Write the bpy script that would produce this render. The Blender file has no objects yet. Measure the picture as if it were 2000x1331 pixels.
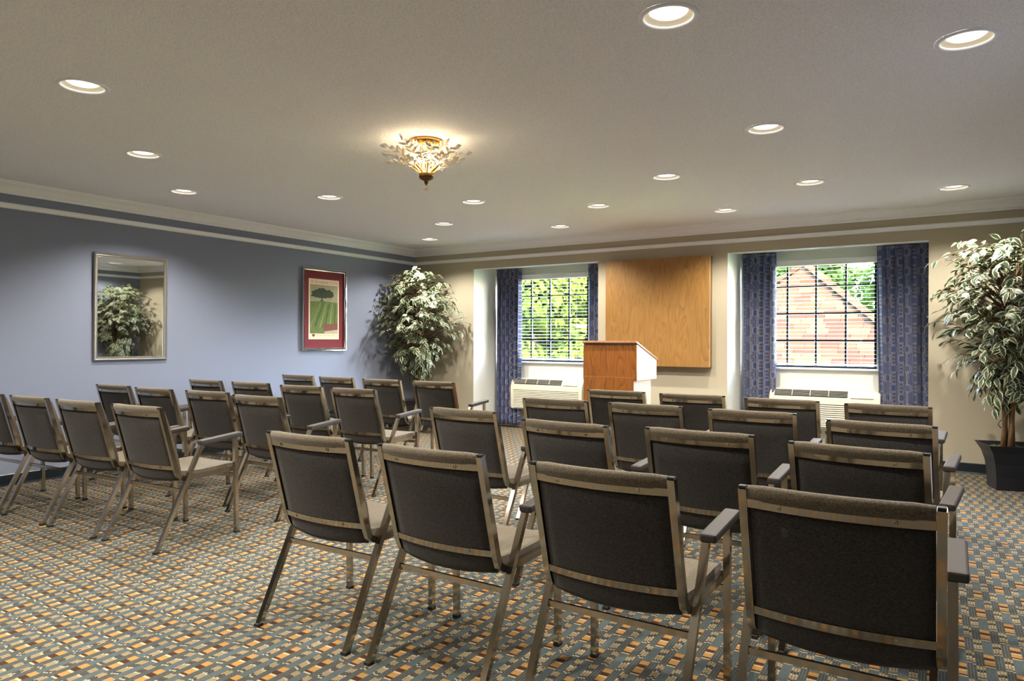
import bpy, bmesh, math, random
from mathutils import Vector, Matrix
random.seed(7)
scene = bpy.context.scene
col = scene.collection
R = math.radians

# ------------------------------------------------------------------ camera
F_PX, YAW, ROLL = 1362.376, R(32.605), R(0.213)
CAM = Vector((6.425, -7.503, 1.181))
fw = Vector((-math.sin(YAW), math.cos(YAW), 0.0))
rt0 = Vector((math.cos(YAW), math.sin(YAW), 0.0))
up0 = rt0.cross(fw)
rt = rt0 * math.cos(ROLL) + up0 * math.sin(ROLL)
up = -rt0 * math.sin(ROLL) + up0 * math.cos(ROLL)
cam_data = bpy.data.cameras.new('camera')
cam_data.sensor_width = 36.0
cam_data.lens = F_PX / 2000.0 * 36.0
cam_data.clip_start = 0.05
cam_data.clip_end = 400
cam = bpy.data.objects.new('camera', cam_data)
col.objects.link(cam)
cam.matrix_world = Matrix(((rt.x, up.x, -fw.x, CAM.x), (rt.y, up.y, -fw.y, CAM.y), (rt.z, up.z, -fw.z, CAM.z), (0, 0, 0, 1)))
scene.camera = cam

# ------------------------------------------------------------------ light and exposure
vs = scene.view_settings
vs.view_transform = 'Standard'
vs.look = 'None'
vs.gamma = 1.0
vs.use_curve_mapping = False
vs.exposure = 0.45

SKY_STRENGTH = 21.0
SUN_POWER = 13.0
DOWNLIGHT_W = 112.0
CHANDELIER_W = 13.0
LAMP_COLOR = (1.0, 0.93, 0.82)

world = bpy.data.worlds.new('sky')
scene.world = world
world.use_nodes = True
wn = world.node_tree
wn.nodes.clear()
wout = wn.nodes.new('ShaderNodeOutputWorld')
wbg = wn.nodes.new('ShaderNodeBackground')
wsky = wn.nodes.new('ShaderNodeTexSky')
wsky.sky_type = 'NISHITA'
wsky.sun_disc = False
wsky.sun_elevation = R(50)
wsky.sun_rotation = R(96)
wsky.air_density = 1.0
wsky.dust_density = 2.0
wbg.inputs['Strength'].default_value = SKY_STRENGTH
wn.links.new(wsky.outputs[0], wbg.inputs[0])
wn.links.new(wbg.outputs[0], wout.inputs[0])

sun_data = bpy.data.lights.new('sun', 'SUN')
sun_data.energy = SUN_POWER
sun_data.color = (1.0, 0.95, 0.86)
sun_data.angle = R(0.6)
sun = bpy.data.objects.new('sun', sun_data)
col.objects.link(sun)
sun.rotation_euler = Vector((-math.cos(R(50)) * math.sin(R(96)), -math.cos(R(50)) * math.cos(R(96)), -math.sin(R(50)))).to_track_quat('-Z', 'Y').to_euler()
sun.location = (0, -10, 20)

# sampling portals for the sky at the two windows (they emit nothing themselves)
for px_ in (1.821, 5.128):
    pd = bpy.data.lights.new('window_portal', 'AREA')
    pd.shape = 'RECTANGLE'
    pd.size, pd.size_y = 1.20, 1.22
    pd.cycles.is_portal = True
    po = bpy.data.objects.new('window_portal', pd)
    col.objects.link(po)
    po.location = (px_, 0.72, 1.49)
    po.rotation_euler = (R(-90), 0, 0)

# ------------------------------------------------------------------ node helper
class Nodes:
    def __init__(s, name):
        s.mat = bpy.data.materials.new(name)
        s.mat.use_nodes = True
        s.t = s.mat.node_tree
        s.t.nodes.clear()
        s.out = s.t.nodes.new('ShaderNodeOutputMaterial')
    def n(s, kind, **kw):
        nd = s.t.nodes.new(kind)
        for k, v in kw.items():
            setattr(nd, k, v)
        return nd
    def put(s, sock, v):
        if v is None:
            return
        if isinstance(v, bpy.types.NodeSocket):
            s.t.links.new(v, sock)
        elif isinstance(v, (tuple, list)) and len(v) == 3 and sock.type == 'RGBA':
            sock.default_value = (*v, 1.0)
        else:
            sock.default_value = v
    def m(s, op, a, b=None, c=None):
        nd = s.n('ShaderNodeMath', operation=op)
        for i, v in enumerate((a, b, c)):
            s.put(nd.inputs[i], v)
        return nd.outputs[0]
    def mix(s, f, a, b, blend='MIX'):
        nd = s.n('ShaderNodeMix', data_type='RGBA', blend_type=blend)
        s.put(nd.inputs[0], f)
        s.put(nd.inputs[6], a)
        s.put(nd.inputs[7], b)
        return nd.outputs[2]
    def coord(s, which='Object'):
        return s.n('ShaderNodeTexCoord').outputs[which]
    def mapping(s, vec, scale=(1, 1, 1), rot=(0, 0, 0), loc=(0, 0, 0)):
        nd = s.n('ShaderNodeMapping')
        s.put(nd.inputs[0], vec)
        nd.inputs['Location'].default_value = loc
        nd.inputs['Rotation'].default_value = rot
        nd.inputs['Scale'].default_value = scale
        return nd.outputs[0]
    def noise(s, vec, scale, detail=2.0, rough=0.5, dist=0.0):
        nd = s.n('ShaderNodeTexNoise')
        s.put(nd.inputs['Vector'], vec)
        nd.inputs['Scale'].default_value = scale
        nd.inputs['Detail'].default_value = detail
        nd.inputs['Roughness'].default_value = rough
        nd.inputs['Distortion'].default_value = dist
        return nd.outputs['Fac']
    def ramp(s, f, stops, interp='LINEAR'):
        nd = s.n('ShaderNodeValToRGB')
        cr = nd.color_ramp
        cr.interpolation = interp
        while len(cr.elements) > 1:
            cr.elements.remove(cr.elements[-1])
        first = True
        for pos, c in stops:
            c4 = (*c, 1.0) if len(c) == 3 else c
            if first:
                cr.elements[0].position = pos
                cr.elements[0].color = c4
                first = False
            else:
                e = cr.elements.new(pos)
                e.color = c4
        s.put(nd.inputs[0], f)
        return nd.outputs[0]
    def bump(s, h, strength=0.3, dist=0.002):
        nd = s.n('ShaderNodeBump')
        nd.inputs['Strength'].default_value = strength
        nd.inputs['Distance'].default_value = dist
        s.put(nd.inputs['Height'], h)
        return nd.outputs[0]
    def principled(s, color, rough=0.5, metal=0.0, normal=None, **kw):
        b = s.n('ShaderNodeBsdfPrincipled')
        s.put(b.inputs['Base Color'], color)
        s.put(b.inputs['Roughness'], rough)
        s.put(b.inputs['Metallic'], metal)
        if normal is not None:
            s.put(b.inputs['Normal'], normal)
        for k, v in kw.items():
            s.put(b.inputs[k.replace('_', ' ')], v)
        s.t.links.new(b.outputs[0], s.out.inputs[0])
        return b

def srgb(r, g, b):
    f = lambda v: (v / 255 / 12.92) if v / 255 <= 0.04045 else ((v / 255 + 0.055) / 1.055) ** 2.4
    return (f(r), f(g), f(b))

def dim(c, k):
    return tuple(v * k for v in c)

def plain(name, c, rough=0.5, metal=0.0, scale=40.0, amt=0.08, bump=0.0, bdist=0.001, **kw):
    N = Nodes(name)
    v = N.coord()
    f = N.noise(v, scale, 3.0)
    colr = N.mix(f, dim(c, 1 - amt), dim(c, 1 + amt))
    nm = N.bump(f, bump, bdist) if bump else None
    N.principled(colr, rough, metal, nm, **kw)
    return N.mat

def wood(name, light, dark, rough=0.35, vertical=True, scale=1.0, ring=0.24, **kw):
    N = Nodes(name)
    v = N.coord()
    sc = (9 * scale, 9 * scale, 0.9 * scale) if vertical else (0.9 * scale, 9 * scale, 9 * scale)
    vv = N.mapping(v, scale=sc)
    broad = N.noise(vv, 1.0, 2.0, 0.5, 0.6)
    rings = N.m('FRACT', N.m('MULTIPLY', broad, 13.0))
    rings = N.m('POWER', rings, 2.2)
    fine = N.noise(N.mapping(v, scale=(230 * scale, 230 * scale, 6 * scale) if vertical else (6 * scale, 230 * scale, 230 * scale)), 1.0, 2.0, 0.6)
    f = N.m('ADD', N.m('MULTIPLY', rings, ring), N.m('MULTIPLY', fine, 1.02 - ring))
    colr = N.ramp(f, [(0.12, light), (0.85, dark)])
    N.principled(colr, rough, 0.0, N.bump(fine, 0.08, 0.0005), **kw)
    return N.mat

# ------------------------------------------------------------------ materials
M = {}
def carpet_material():
    N = Nodes('patterned_carpet')
    P = N.coord()
    sep = N.n('ShaderNodeSeparateXYZ')
    N.put(sep.inputs[0], P)
    x, y = sep.outputs[0], sep.outputs[1]
    cx_, cy_ = 0.99965, 0.0264
    wob = N.m('MULTIPLY', N.m('SUBTRACT', N.noise(P, 260.0, 1.0), 0.5), 0.0035)
    xr = N.m('ADD', N.m('ADD', N.m('MULTIPLY', x, cx_), N.m('MULTIPLY', y, cy_)), wob)
    t = N.m('ADD', N.m('SUBTRACT', N.m('MULTIPLY', x, cy_), N.m('MULTIPLY', y, cx_)), wob)
    u = N.m('ADD', N.m('DIVIDE', N.m('SUBTRACT', xr, 6.3173), 0.0904), 0.17)
    c = N.m('FLOOR', u)
    fu = N.m('FRACT', u)
    base = N.m('SUBTRACT', N.m('ADD', N.m('DIVIDE', N.m('SUBTRACT', t, 3.9331), 0.2651), 100.985), N.m('MULTIPLY', c, 0.522))
    wide = N.m('LESS_THAN', fu, 0.36)
    g = N.m('MULTIPLY', N.m('SUBTRACT', fu, 0.36), 6 / 0.64)
    k = N.m('FLOOR', g)
    fg = N.m('FRACT', g)
    strip = N.m('MULTIPLY', N.m('GREATER_THAN', fg, 0.30), N.m('LESS_THAN', fg, 0.98))
    narrow_ = N.m('SUBTRACT', 1.0, wide)
    half = N.m('MULTIPLY', N.m('LESS_THAN', k, 2.5), narrow_)
    # the narrow stripes slip a little against one another
    wn_ = N.n('ShaderNodeTexWhiteNoise', noise_dimensions='2D')
    cmb = N.n('ShaderNodeCombineXYZ')
    N.put(cmb.inputs[0], k)
    N.put(cmb.inputs[1], c)
    N.put(wn_.inputs['Vector'], cmb.outputs[0])
    slip = N.m('MULTIPLY', N.m('MULTIPLY', N.m('SUBTRACT', wn_.outputs[0], 0.5), 0.05), narrow_)
    ph = N.m('FRACT', N.m('ADD', N.m('ADD', base, N.m('MULTIPLY', half, 0.5)), slip))
    blue, orange, brown, cream = srgb(108, 120, 120), srgb(222, 166, 92), srgb(92, 54, 30), srgb(246, 226, 182)
    seq = [(0.0, blue), (0.55, orange), (0.665, brown), (0.765, cream), (0.80, orange), (0.925, brown), (0.97, cream)]
    wcol = N.ramp(ph, seq, 'CONSTANT')
    b2, o2, r2, c2 = srgb(86, 88, 84), srgb(206, 176, 124), srgb(76, 60, 50), srgb(240, 226, 190)
    seq2 = [(0.0, b2), (0.55, o2), (0.665, r2), (0.765, c2), (0.80, o2), (0.925, r2), (0.97, c2)]
    ncol = N.ramp(ph, seq2, 'CONSTANT')
    gap = N.mix(N.noise(P, 34.0, 2.0), srgb(104, 114, 112), srgb(132, 140, 136))
    narrow = N.mix(strip, gap, ncol)
    colr = N.mix(wide, narrow, wcol)
    streak = N.noise(N.mapping(P, scale=(520.0, 22.0, 1.0), rot=(0, 0, R(1.5))), 1.0, 2.0, 0.6)
    colr = N.mix(0.65, colr, N.mix(streak, dim((1, 1, 1), 0.35), dim((1, 1, 1), 1.65)), 'MULTIPLY')
    fib = N.noise(N.mapping(P, scale=(1.0, 0.35, 1.0)), 330.0, 3.0, 0.75)
    colr = N.mix(0.50, colr, (0.10, 0.10, 0.10), 'MULTIPLY')
    colr = N.mix(0.8, colr, N.mix(fib, dim((1, 1, 1), 0.3), dim((1, 1, 1), 1.25)), 'MULTIPLY')
    N.principled(colr, 0.95, 0.0, N.bump(fib, 0.5, 0.004), Specular_IOR_Level=0.25)
    return N.mat
M['carpet'] = carpet_material()

def textured_paint(name, c, scale, amt, bump, bd, rough=0.85):
    N = Nodes(name)
    v = N.coord()
    f = N.noise(v, scale, 4.0, 0.6)
    big = N.noise(v, 1.3, 2.0)
    colr = N.mix(f, dim(c, 1 - amt), dim(c, 1 + amt))
    colr = N.mix(0.25, colr, N.mix(big, dim(c, 0.96), dim(c, 1.04)))
    N.principled(colr, rough, 0.0, N.bump(f, bump, bd))
    return N.mat
def knockdown():
    N = Nodes('knockdown_ceiling')
    v = N.coord()
    f = N.noise(v, 120.0, 3.0, 0.65)
    k = N.ramp(f, [(0.36, (0, 0, 0)), (0.56, (1, 1, 1))])
    c = srgb(244, 246, 250)
    N.principled(N.mix(k, dim(c, 0.84), c), 0.9, 0.0, N.bump(f, 0.6, 0.005))
    return N.mat
M['ceiling'] = knockdown()
M['blue_wall'] = textured_paint('blue_grey_wallcovering', srgb(124, 131, 151), 260.0, 0.05, 0.25, 0.0015, 0.8)
M['beige_wall'] = textured_paint('beige_wallcovering', srgb(172, 163, 142), 260.0, 0.04, 0.25, 0.0015, 0.8)
M['alcove'] = textured_paint('off_white_alcove_paint', srgb(226, 228, 222), 220.0, 0.02, 0.15, 0.001, 0.75)
M['trim'] = plain('white_trim_paint', srgb(238, 241, 246), 0.45, 0, 60, 0.03)
M['baseboard'] = plain('black_vinyl_baseboard', srgb(22, 30, 38), 0.35, 0, 50, 0.15)
M['steel'] = None
def steel():
    N = Nodes('brushed_nickel_steel')
    v = N.coord()
    f = N.noise(v, 7.0, 2.0)
    colr = N.mix(f, srgb(160, 153, 142), srgb(202, 194, 180))
    rg = N.m('ADD', 0.08, N.m('MULTIPLY', f, 0.08))
    N.principled(colr, rg, 1.0)
    return N.mat
M['steel'] = steel()
def fabric(name, a, b, scale, sheen):
    N = Nodes(name)
    v = N.coord()
    f = N.noise(v, scale, 3.0, 0.75)
    g = N.noise(N.mapping(v, scale=(1, 1, 2.4)), scale * 0.55, 2.0, 0.6)
    k = N.m('ADD', N.m('MULTIPLY', f, 0.6), N.m('MULTIPLY', g, 0.4))
    colr = N.ramp(k, [(0.34, a), (0.66, b)])
    N.principled(colr, 0.95, 0.0, N.bump(k, 0.7, 0.003), Sheen_Weight=sheen, Sheen_Roughness=0.5)
    return N.mat
M['tweed'] = fabric('taupe_tweed', srgb(32, 28, 23), srgb(118, 104, 80), 300.0, 0.25)
M['charcoal'] = fabric('charcoal_fabric', srgb(5, 5, 5), srgb(62, 57, 52), 210.0, 0.1)
M['arm_pad'] = plain('dark_brown_vinyl', srgb(52, 46, 43), 0.65, 0, 120, 0.1, 0.15)
M['black_rubber'] = plain('black_rubber', srgb(26, 25, 25), 0.6, 0, 80, 0.2)
M['oak'] = wood('golden_oak_veneer', srgb(164, 122, 62), srgb(106, 72, 33), 0.45)
M['lectern_wood'] = wood('red_oak_laminate', srgb(152, 94, 40), srgb(76, 40, 13), 0.35, scale=1.0, ring=0.30)
M['lectern_side'] = wood('glare_whitened_oak_laminate', srgb(226, 212, 196), srgb(196, 174, 150), 0.22, scale=1.1, Coat_Weight=1.0, Coat_Roughness=0.15, Coat_IOR=1.7)  # window glare on the brown wood sides, painted into their pale colour
M['edge_band'] = plain('pale_edge_band', srgb(216, 196, 150), 0.4, 0, 300, 0.15)
M['cream_plastic'] = plain('cream_plastic', srgb(222, 214, 192), 0.42, 0, 30, 0.02)
M['white_plastic'] = plain('white_plastic', srgb(236, 236, 232), 0.4, 0, 30, 0.02)
M['dark_gap'] = plain('dark_vent_interior', srgb(28, 27, 25), 0.8, 0, 40, 0.2)
M['vent_grey'] = plain('grey_vent_plastic', srgb(150, 148, 138), 0.5, 0, 40, 0.08)
M['slat'] = plain('grey_blind_slat', srgb(112, 110, 106), 0.4, 0, 25, 0.03)
M['bronze'] = plain('dark_bronze_window', srgb(17, 14, 12), 0.6, 0.0, 60, 0.15, Specular_IOR_Level=0.15)
M['silver_frame'] = plain('silver_mirror_frame', srgb(168, 166, 162), 0.3, 0.85, 90, 0.08)
M['chrome'] = plain('polished_chrome_frame', srgb(226, 226, 226), 0.08, 1.0, 30, 0.02)
M['mirror'] = plain('mirror_glass', srgb(226, 228, 226), 0.015, 1.0, 5, 0.005)
M['maroon'] = plain('maroon_mat_board', srgb(104, 22, 36), 0.8, 0, 200, 0.08)
M['paper'] = plain('cream_paper', srgb(226, 204, 178), 0.8, 0, 120, 0.06)
M['gold'] = plain('polished_gold', srgb(226, 178, 100), 0.18, 1.0, 30, 0.05)
M['antique'] = plain('antique_brass', srgb(112, 84, 56), 0.35, 0.9, 80, 0.15)
M['pot'] = plain('black_planter', srgb(27, 27, 32), 0.42, 0, 60, 0.12)
M['bark'] = plain('ficus_bark', srgb(100, 74, 44), 0.8, 0, 45, 0.3, 0.5, 0.004)
M['moss'] = plain('green_moss', srgb(70, 82, 40), 0.95, 0, 120, 0.5, 0.8, 0.01)
M['tree_bark'] = plain('tree_bark', srgb(96, 78, 60), 0.9, 0, 20, 0.3, 0.6, 0.02)
M['grass'] = plain('lawn', srgb(96, 126, 50), 0.95, 0, 3, 0.25)
M['stucco'] = plain('tan_stucco', srgb(200, 176, 144), 0.9, 0, 15, 0.08)

def glassy(name, tint, ior=1.45, mixf=0.9):
    N = Nodes(name)
    tr = N.n('ShaderNodeBsdfTransparent')
    gl = N.n('ShaderNodeBsdfGlossy')
    nz = N.noise(N.coord(), 3.0)
    N.put(tr.inputs[0], N.mix(nz, dim(tint, 0.99), tint))
    gl.inputs['Roughness'].default_value = 0.02
    fr = N.n('ShaderNodeFresnel')
    fr.inputs[0].default_value = ior
    mx = N.n('ShaderNodeMixShader')
    N.put(mx.inputs[0], fr.outputs[0])
    N.t.links.new(tr.outputs[0], mx.inputs[1])
    N.t.links.new(gl.outputs[0], mx.inputs[2])
    N.t.links.new(mx.outputs[0], N.out.inputs[0])
    return N.mat
M['glass'] = glassy('window_glass', (0.97, 0.985, 0.98))
def crystal():
    N = Nodes('cut_crystal')
    b = N.n('ShaderNodeBsdfPrincipled')
    nz = N.noise(N.coord(), 60.0)
    N.put(b.inputs['Base Color'], N.mix(nz, (1.0, 0.95, 0.86), (1.0, 0.99, 0.95)))
    b.inputs['Roughness'].default_value = 0.05
    b.inputs['IOR'].default_value = 1.55
    b.inputs['Transmission Weight'].default_value = 0.35
    N.t.links.new(b.outputs[0], N.out.inputs[0])
    return N.mat
M['crystal'] = crystal()
def emitter(name, c, strength, rim=None):
    N = Nodes(name)
    e = N.n('ShaderNodeEmission')
    nz = N.noise(N.coord(), 20.0)
    N.put(e.inputs[0], N.mix(nz, c, dim(c, 0.97)))
    e.inputs[1].default_value = strength
    N.t.links.new(e.outputs[0], N.out.inputs[0])
    return N.mat
M['lamp_face'] = emitter('lamp_face', (1.0, 0.95, 0.86), 4.0)
M['bulb'] = emitter('candle_bulb', (1.0, 0.80, 0.50), 9.0)
M['baffle'] = plain('white_downlight_baffle', srgb(206, 194, 170), 0.5, 0, 60, 0.03)

def leaf_material(name, green, green2, cream):
    N = Nodes(name)
    uv = N.n('ShaderNodeUVMap').outputs[0]
    sep = N.n('ShaderNodeSeparateXYZ')
    N.put(sep.inputs[0], uv)
    lat = N.m('ABSOLUTE', N.m('SUBTRACT', N.m('MULTIPLY', sep.outputs[0], 2.0), 1.0))
    nz = N.noise(N.coord(), 70.0, 2.0)
    edge = N.m('ADD', lat, N.m('MULTIPLY', N.m('SUBTRACT', nz, 0.5), 0.5))
    tip = N.m('MULTIPLY', N.m('SUBTRACT', sep.outputs[1], 0.72), 2.6)
    edge = N.m('MAXIMUM', edge, tip)
    f = N.ramp(edge, [(0.60, (0, 0, 0)), (0.68, (1, 1, 1))])
    g = N.mix(N.noise(N.coord(), 25.0), green, green2)
    colr = N.mix(f, g, cream)
    b = N.n('ShaderNodeBsdfPrincipled')
    N.put(b.inputs['Base Color'], colr)
    b.inputs['Roughness'].default_value = 0.45
    tl = N.n('ShaderNodeBsdfTranslucent')
    N.put(tl.inputs[0], colr)
    mx = N.n('ShaderNodeMixShader')
    mx.inputs[0].default_value = 0.18
    N.t.links.new(b.outputs[0], mx.inputs[1])
    N.t.links.new(tl.outputs[0], mx.inputs[2])
    N.t.links.new(mx.outputs[0], N.out.inputs[0])
    return N.mat
M['ficus_leaf'] = leaf_material('variegated_ficus_leaf', srgb(40, 62, 42), srgb(72, 94, 62), srgb(208, 206, 170))

def tree_leaf(name, c1, c2):
    N = Nodes(name)
    nz = N.noise(N.coord(), 0.9, 3.0)
    nf = N.noise(N.coord(), 9.0, 1.0)
    colr = N.mix(N.m('MULTIPLY', N.m('ADD', nz, nf), 0.5), c1, c2)
    d = N.n('ShaderNodeBsdfDiffuse')
    N.put(d.inputs[0], colr)
    tl = N.n('ShaderNodeBsdfTranslucent')
    N.put(tl.inputs[0], colr)
    mx = N.n('ShaderNodeMixShader')
    mx.inputs[0].default_value = 0.4
    N.t.links.new(d.outputs[0], mx.inputs[1])
    N.t.links.new(tl.outputs[0], mx.inputs[2])
    N.t.links.new(mx.outputs[0], N.out.inputs[0])
    return N.mat
M['tree_leaf_a'] = tree_leaf('sunny_tree_leaves', dim(srgb(56, 72, 22), 0.30), dim(srgb(104, 120, 40), 0.30))
M['tree_leaf_b'] = tree_leaf('green_tree_leaves', dim(srgb(36, 58, 24), 0.34), dim(srgb(76, 98, 36), 0.34))

def curtain_material():
    N = Nodes('blue_geometric_curtain')
    uv = N.n('ShaderNodeUVMap').outputs[0]
    sep = N.n('ShaderNodeSeparateXYZ')
    N.put(sep.inputs[0], uv)
    u, v = sep.outputs[0], sep.outputs[1]
    cp, rp = 0.098, 0.195
    uu = N.m('DIVIDE', u, cp)
    c = N.m('FLOOR', uu)
    fx = N.m('MULTIPLY', N.m('SUBTRACT', N.m('FRACT', uu), 0.5), cp)
    fv = N.m('SUBTRACT', N.m('FRACT', N.m('ADD', N.m('DIVIDE', v, rp), N.m('MULTIPLY', c, 0.5))), 0.5)
    fy = N.m('MULTIPLY', fv, rp)
    def sq(ax, ay, y):
        a = N.m('POWER', N.m('DIVIDE', N.m('ABSOLUTE', fx), ax), 4.0)
        b = N.m('POWER', N.m('DIVIDE', N.m('ABSOLUTE', y), ay), 4.0)
        return N.m('POWER', N.m('ADD', a, b), 0.25)
    def band(q, lo, hi):
        return N.m('MULTIPLY', N.m('GREATER_THAN', q, lo), N.m('LESS_THAN', q, hi))
    big = sq(0.031, 0.030, fy)
    sm1 = sq(0.018, 0.014, N.m('SUBTRACT', N.m('ABSOLUTE', fy), 0.060))
    sm2 = sq(0.022, 0.012, N.m('SUBTRACT', N.m('ABSOLUTE', fy), rp / 2))
    line = N.m('MAXIMUM', N.m('MAXIMUM', band(big, 1.0, 1.13), band(big, 1.32, 1.42)), N.m('MAXIMUM', band(sm1, 1.0, 1.2), band(sm2, 1.0, 1.2)))
    fill = N.m('LESS_THAN', big, 1.0)
    fill2 = N.m('MAXIMUM', N.m('LESS_THAN', sm1, 1.0), N.m('LESS_THAN', sm2, 1.0))
    weave = N.noise(N.coord(), 500.0, 1.0)
    base = N.mix(weave, srgb(54, 63, 98), srgb(72, 80, 114))
    colr = N.mix(fill2, base, srgb(46, 55, 90))
    colr = N.mix(fill, colr, srgb(36, 58, 104))
    colr = N.mix(line, colr, srgb(142, 134, 140))
    b = N.n('ShaderNodeBsdfPrincipled')
    N.put(b.inputs['Base Color'], colr)
    b.inputs['Roughness'].default_value = 0.7
    b.inputs['Sheen Weight'].default_value = 0.3
    N.t.links.new(b.outputs[0], N.out.inputs[0])
    return N.mat
M['curtain'] = curtain_material()

def shingle_mat(name, a, b):
    N = Nodes(name)
    f = N.noise(N.coord(), 26.0, 4.0, 0.7)
    N.principled(N.mix(f, dim(a, 0.036), dim(b, 0.036)), 0.95, 0.0, N.bump(f, 0.5, 0.01), Specular_IOR_Level=0.0)
    return N.mat
M['shingle'] = [shingle_mat('asphalt_shingle_tan', srgb(166, 124, 88), srgb(194, 150, 110)),
                shingle_mat('asphalt_shingle_rose', srgb(156, 104, 80), srgb(182, 132, 102)),
                shingle_mat('asphalt_shingle_pale', srgb(182, 144, 106), srgb(206, 166, 124))]
M['roof_base'] = shingle_mat('roof_underlay', srgb(120, 96, 80), srgb(150, 124, 102))

# ------------------------------------------------------------------ geometry helpers
class MB:
    def __init__(s):
        s.v = []
        s.f = []
        s.uv = None
    def add(s, verts, faces):
        o = len(s.v)
        s.v += [tuple(p) for p in verts]
        s.f += [tuple(i + o for i in fc) for fc in faces]
        return s
    def box(s, c, d, rot=None, bevel=0.0):
        bm = bmesh.new()
        bmesh.ops.create_cube(bm, size=1.0)
        for p in bm.verts:
            p.co = Vector((p.co.x * d[0], p.co.y * d[1], p.co.z * d[2]))
        if bevel:
            bmesh.ops.bevel(bm, geom=list(bm.edges), offset=bevel, segments=2, affect='EDGES', profile=0.5)
        mt = Matrix.Translation(c) @ (rot if rot is not None else Matrix())
        bm.verts.index_update()
        vs_ = [mt @ p.co for p in bm.verts]
        fs_ = [[q.index for q in fc.verts] for fc in bm.faces]
        bm.free()
        return s.add(vs_, fs_)
    def quad(s, a, b, c, d):
        return s.add([a, b, c, d], [(0, 1, 2, 3)])
    def loft(s, loops, closed=True, caps=True):
        n = len(loops[0])
        vs_ = [p for lp in loops for p in lp]
        fs_ = []
        for i in range(len(loops) - 1):
            for j in range(n if closed else n - 1):
                k = (j + 1) % n
                fs_.append((i * n + j, i * n + k, (i + 1) * n + k, (i + 1) * n + j))
        if caps and closed:
            fs_.append(tuple(reversed(range(n))))
            fs_.append(tuple((len(loops) - 1) * n + j for j in range(n)))
        return s.add(vs_, fs_)
    def lathe(s, prof, n=24, c=(0, 0, 0), cap=True):
        loops = [[(c[0] + r * math.cos(2 * math.pi * j / n), c[1] + r * math.sin(2 * math.pi * j / n), c[2] + z) for j in range(n)] for r, z in prof]
        return s.loft(loops, True, cap)
    def tube(s, pts, rad, n=8, caps=True):
        pts = [Vector(p) for p in pts]
        rads = rad if isinstance(rad, (list, tuple)) else [rad] * len(pts)
        loops = []
        ref = None
        for i, p in enumerate(pts):
            d = (pts[min(i + 1, len(pts) - 1)] - pts[max(i - 1, 0)]).normalized()
            if ref is None:
                ref = Vector((0, 0, 1)) if abs(d.z) < 0.9 else Vector((1, 0, 0))
            a = (ref - d * ref.dot(d)).normalized()
            ref = a
            b = d.cross(a)
            loops.append([p + a * (rads[i] * math.cos(2 * math.pi * j / n)) + b * (rads[i] * math.sin(2 * math.pi * j / n)) for j in range(n)])
        return s.loft(loops, True, caps)
    def flat_sweep(s, path, x0, wx, wn):
        # path of (y, z) points, rectangular section wx wide in x and wn thick across the path
        loops = []
        for i, (y, z) in enumerate(path):
            a = path[max(i - 1, 0)]
            b = path[min(i + 1, len(path) - 1)]
            d = Vector((b[0] - a[0], b[1] - a[1])).normalized()
            nn = Vector((-d.y, d.x)) * wn / 2
            loops.append([(x0 - wx / 2, y + nn.x, z + nn.y), (x0 + wx / 2, y + nn.x, z + nn.y), (x0 + wx / 2, y - nn.x, z - nn.y), (x0 - wx / 2, y - nn.x, z - nn.y)])
        return s.loft(loops)
    def mesh(s, name, mat, smooth=False):
        me = bpy.data.meshes.new(name)
        me.from_pydata(s.v, [], s.f)
        if s.uv:
            ul = me.uv_layers.new(name='UVMap')
            for lp in me.loops:
                ul.data[lp.index].uv = s.uv[lp.vertex_index]
        me.materials.append(mat)
        bm = bmesh.new()
        bm.from_mesh(me)
        bmesh.ops.recalc_face_normals(bm, faces=bm.faces)
        bm.to_mesh(me)
        bm.free()
        if smooth:
            for p in me.polygons:
                p.use_smooth = True
        return me
    def build(s, name, mat, parent=None, smooth=False):
        return link(bpy.data.objects.new(name, s.mesh(name, mat, smooth)), parent)

def link(o, parent=None):
    col.objects.link(o)
    if parent is not None:
        o.parent = parent
    return o

def tag(o, label, cat, group=None):
    o['label'] = label
    o['category'] = cat
    if group:
        o['group'] = group
    return o

def struct(o):
    o['kind'] = 'structure'
    return o

def thing(name, loc, label, cat, group=None, rz=0.0):
    o = bpy.data.objects.new(name, None)
    o.empty_display_size = 0.1
    col.objects.link(o)
    o.location = loc
    o.rotation_euler = (0, 0, rz)
    return tag(o, label, cat, group)

def copy_tree(o, parent=None):
    c = o.copy()
    col.objects.link(c)
    c.parent = parent
    for ch in list(o.children):
        copy_tree(ch, c)
    return c

def smooth_angle(me, deg=35):
    try:
        me.set_sharp_from_angle(angle=R(deg))
    except Exception:
        pass

# ------------------------------------------------------------------ the room
W, H, YB = 7.0, 2.44, -9.4
ALC = [(1.022, 2.833), (4.352, 6.193)]
ALC_Z, ALC_D, ALC_ZB = 2.122, 0.62, 2.176
WIN = [(1.243, 2.399), (4.542, 5.714)]
WZ0, WZ1 = 0.898, 2.075

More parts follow.
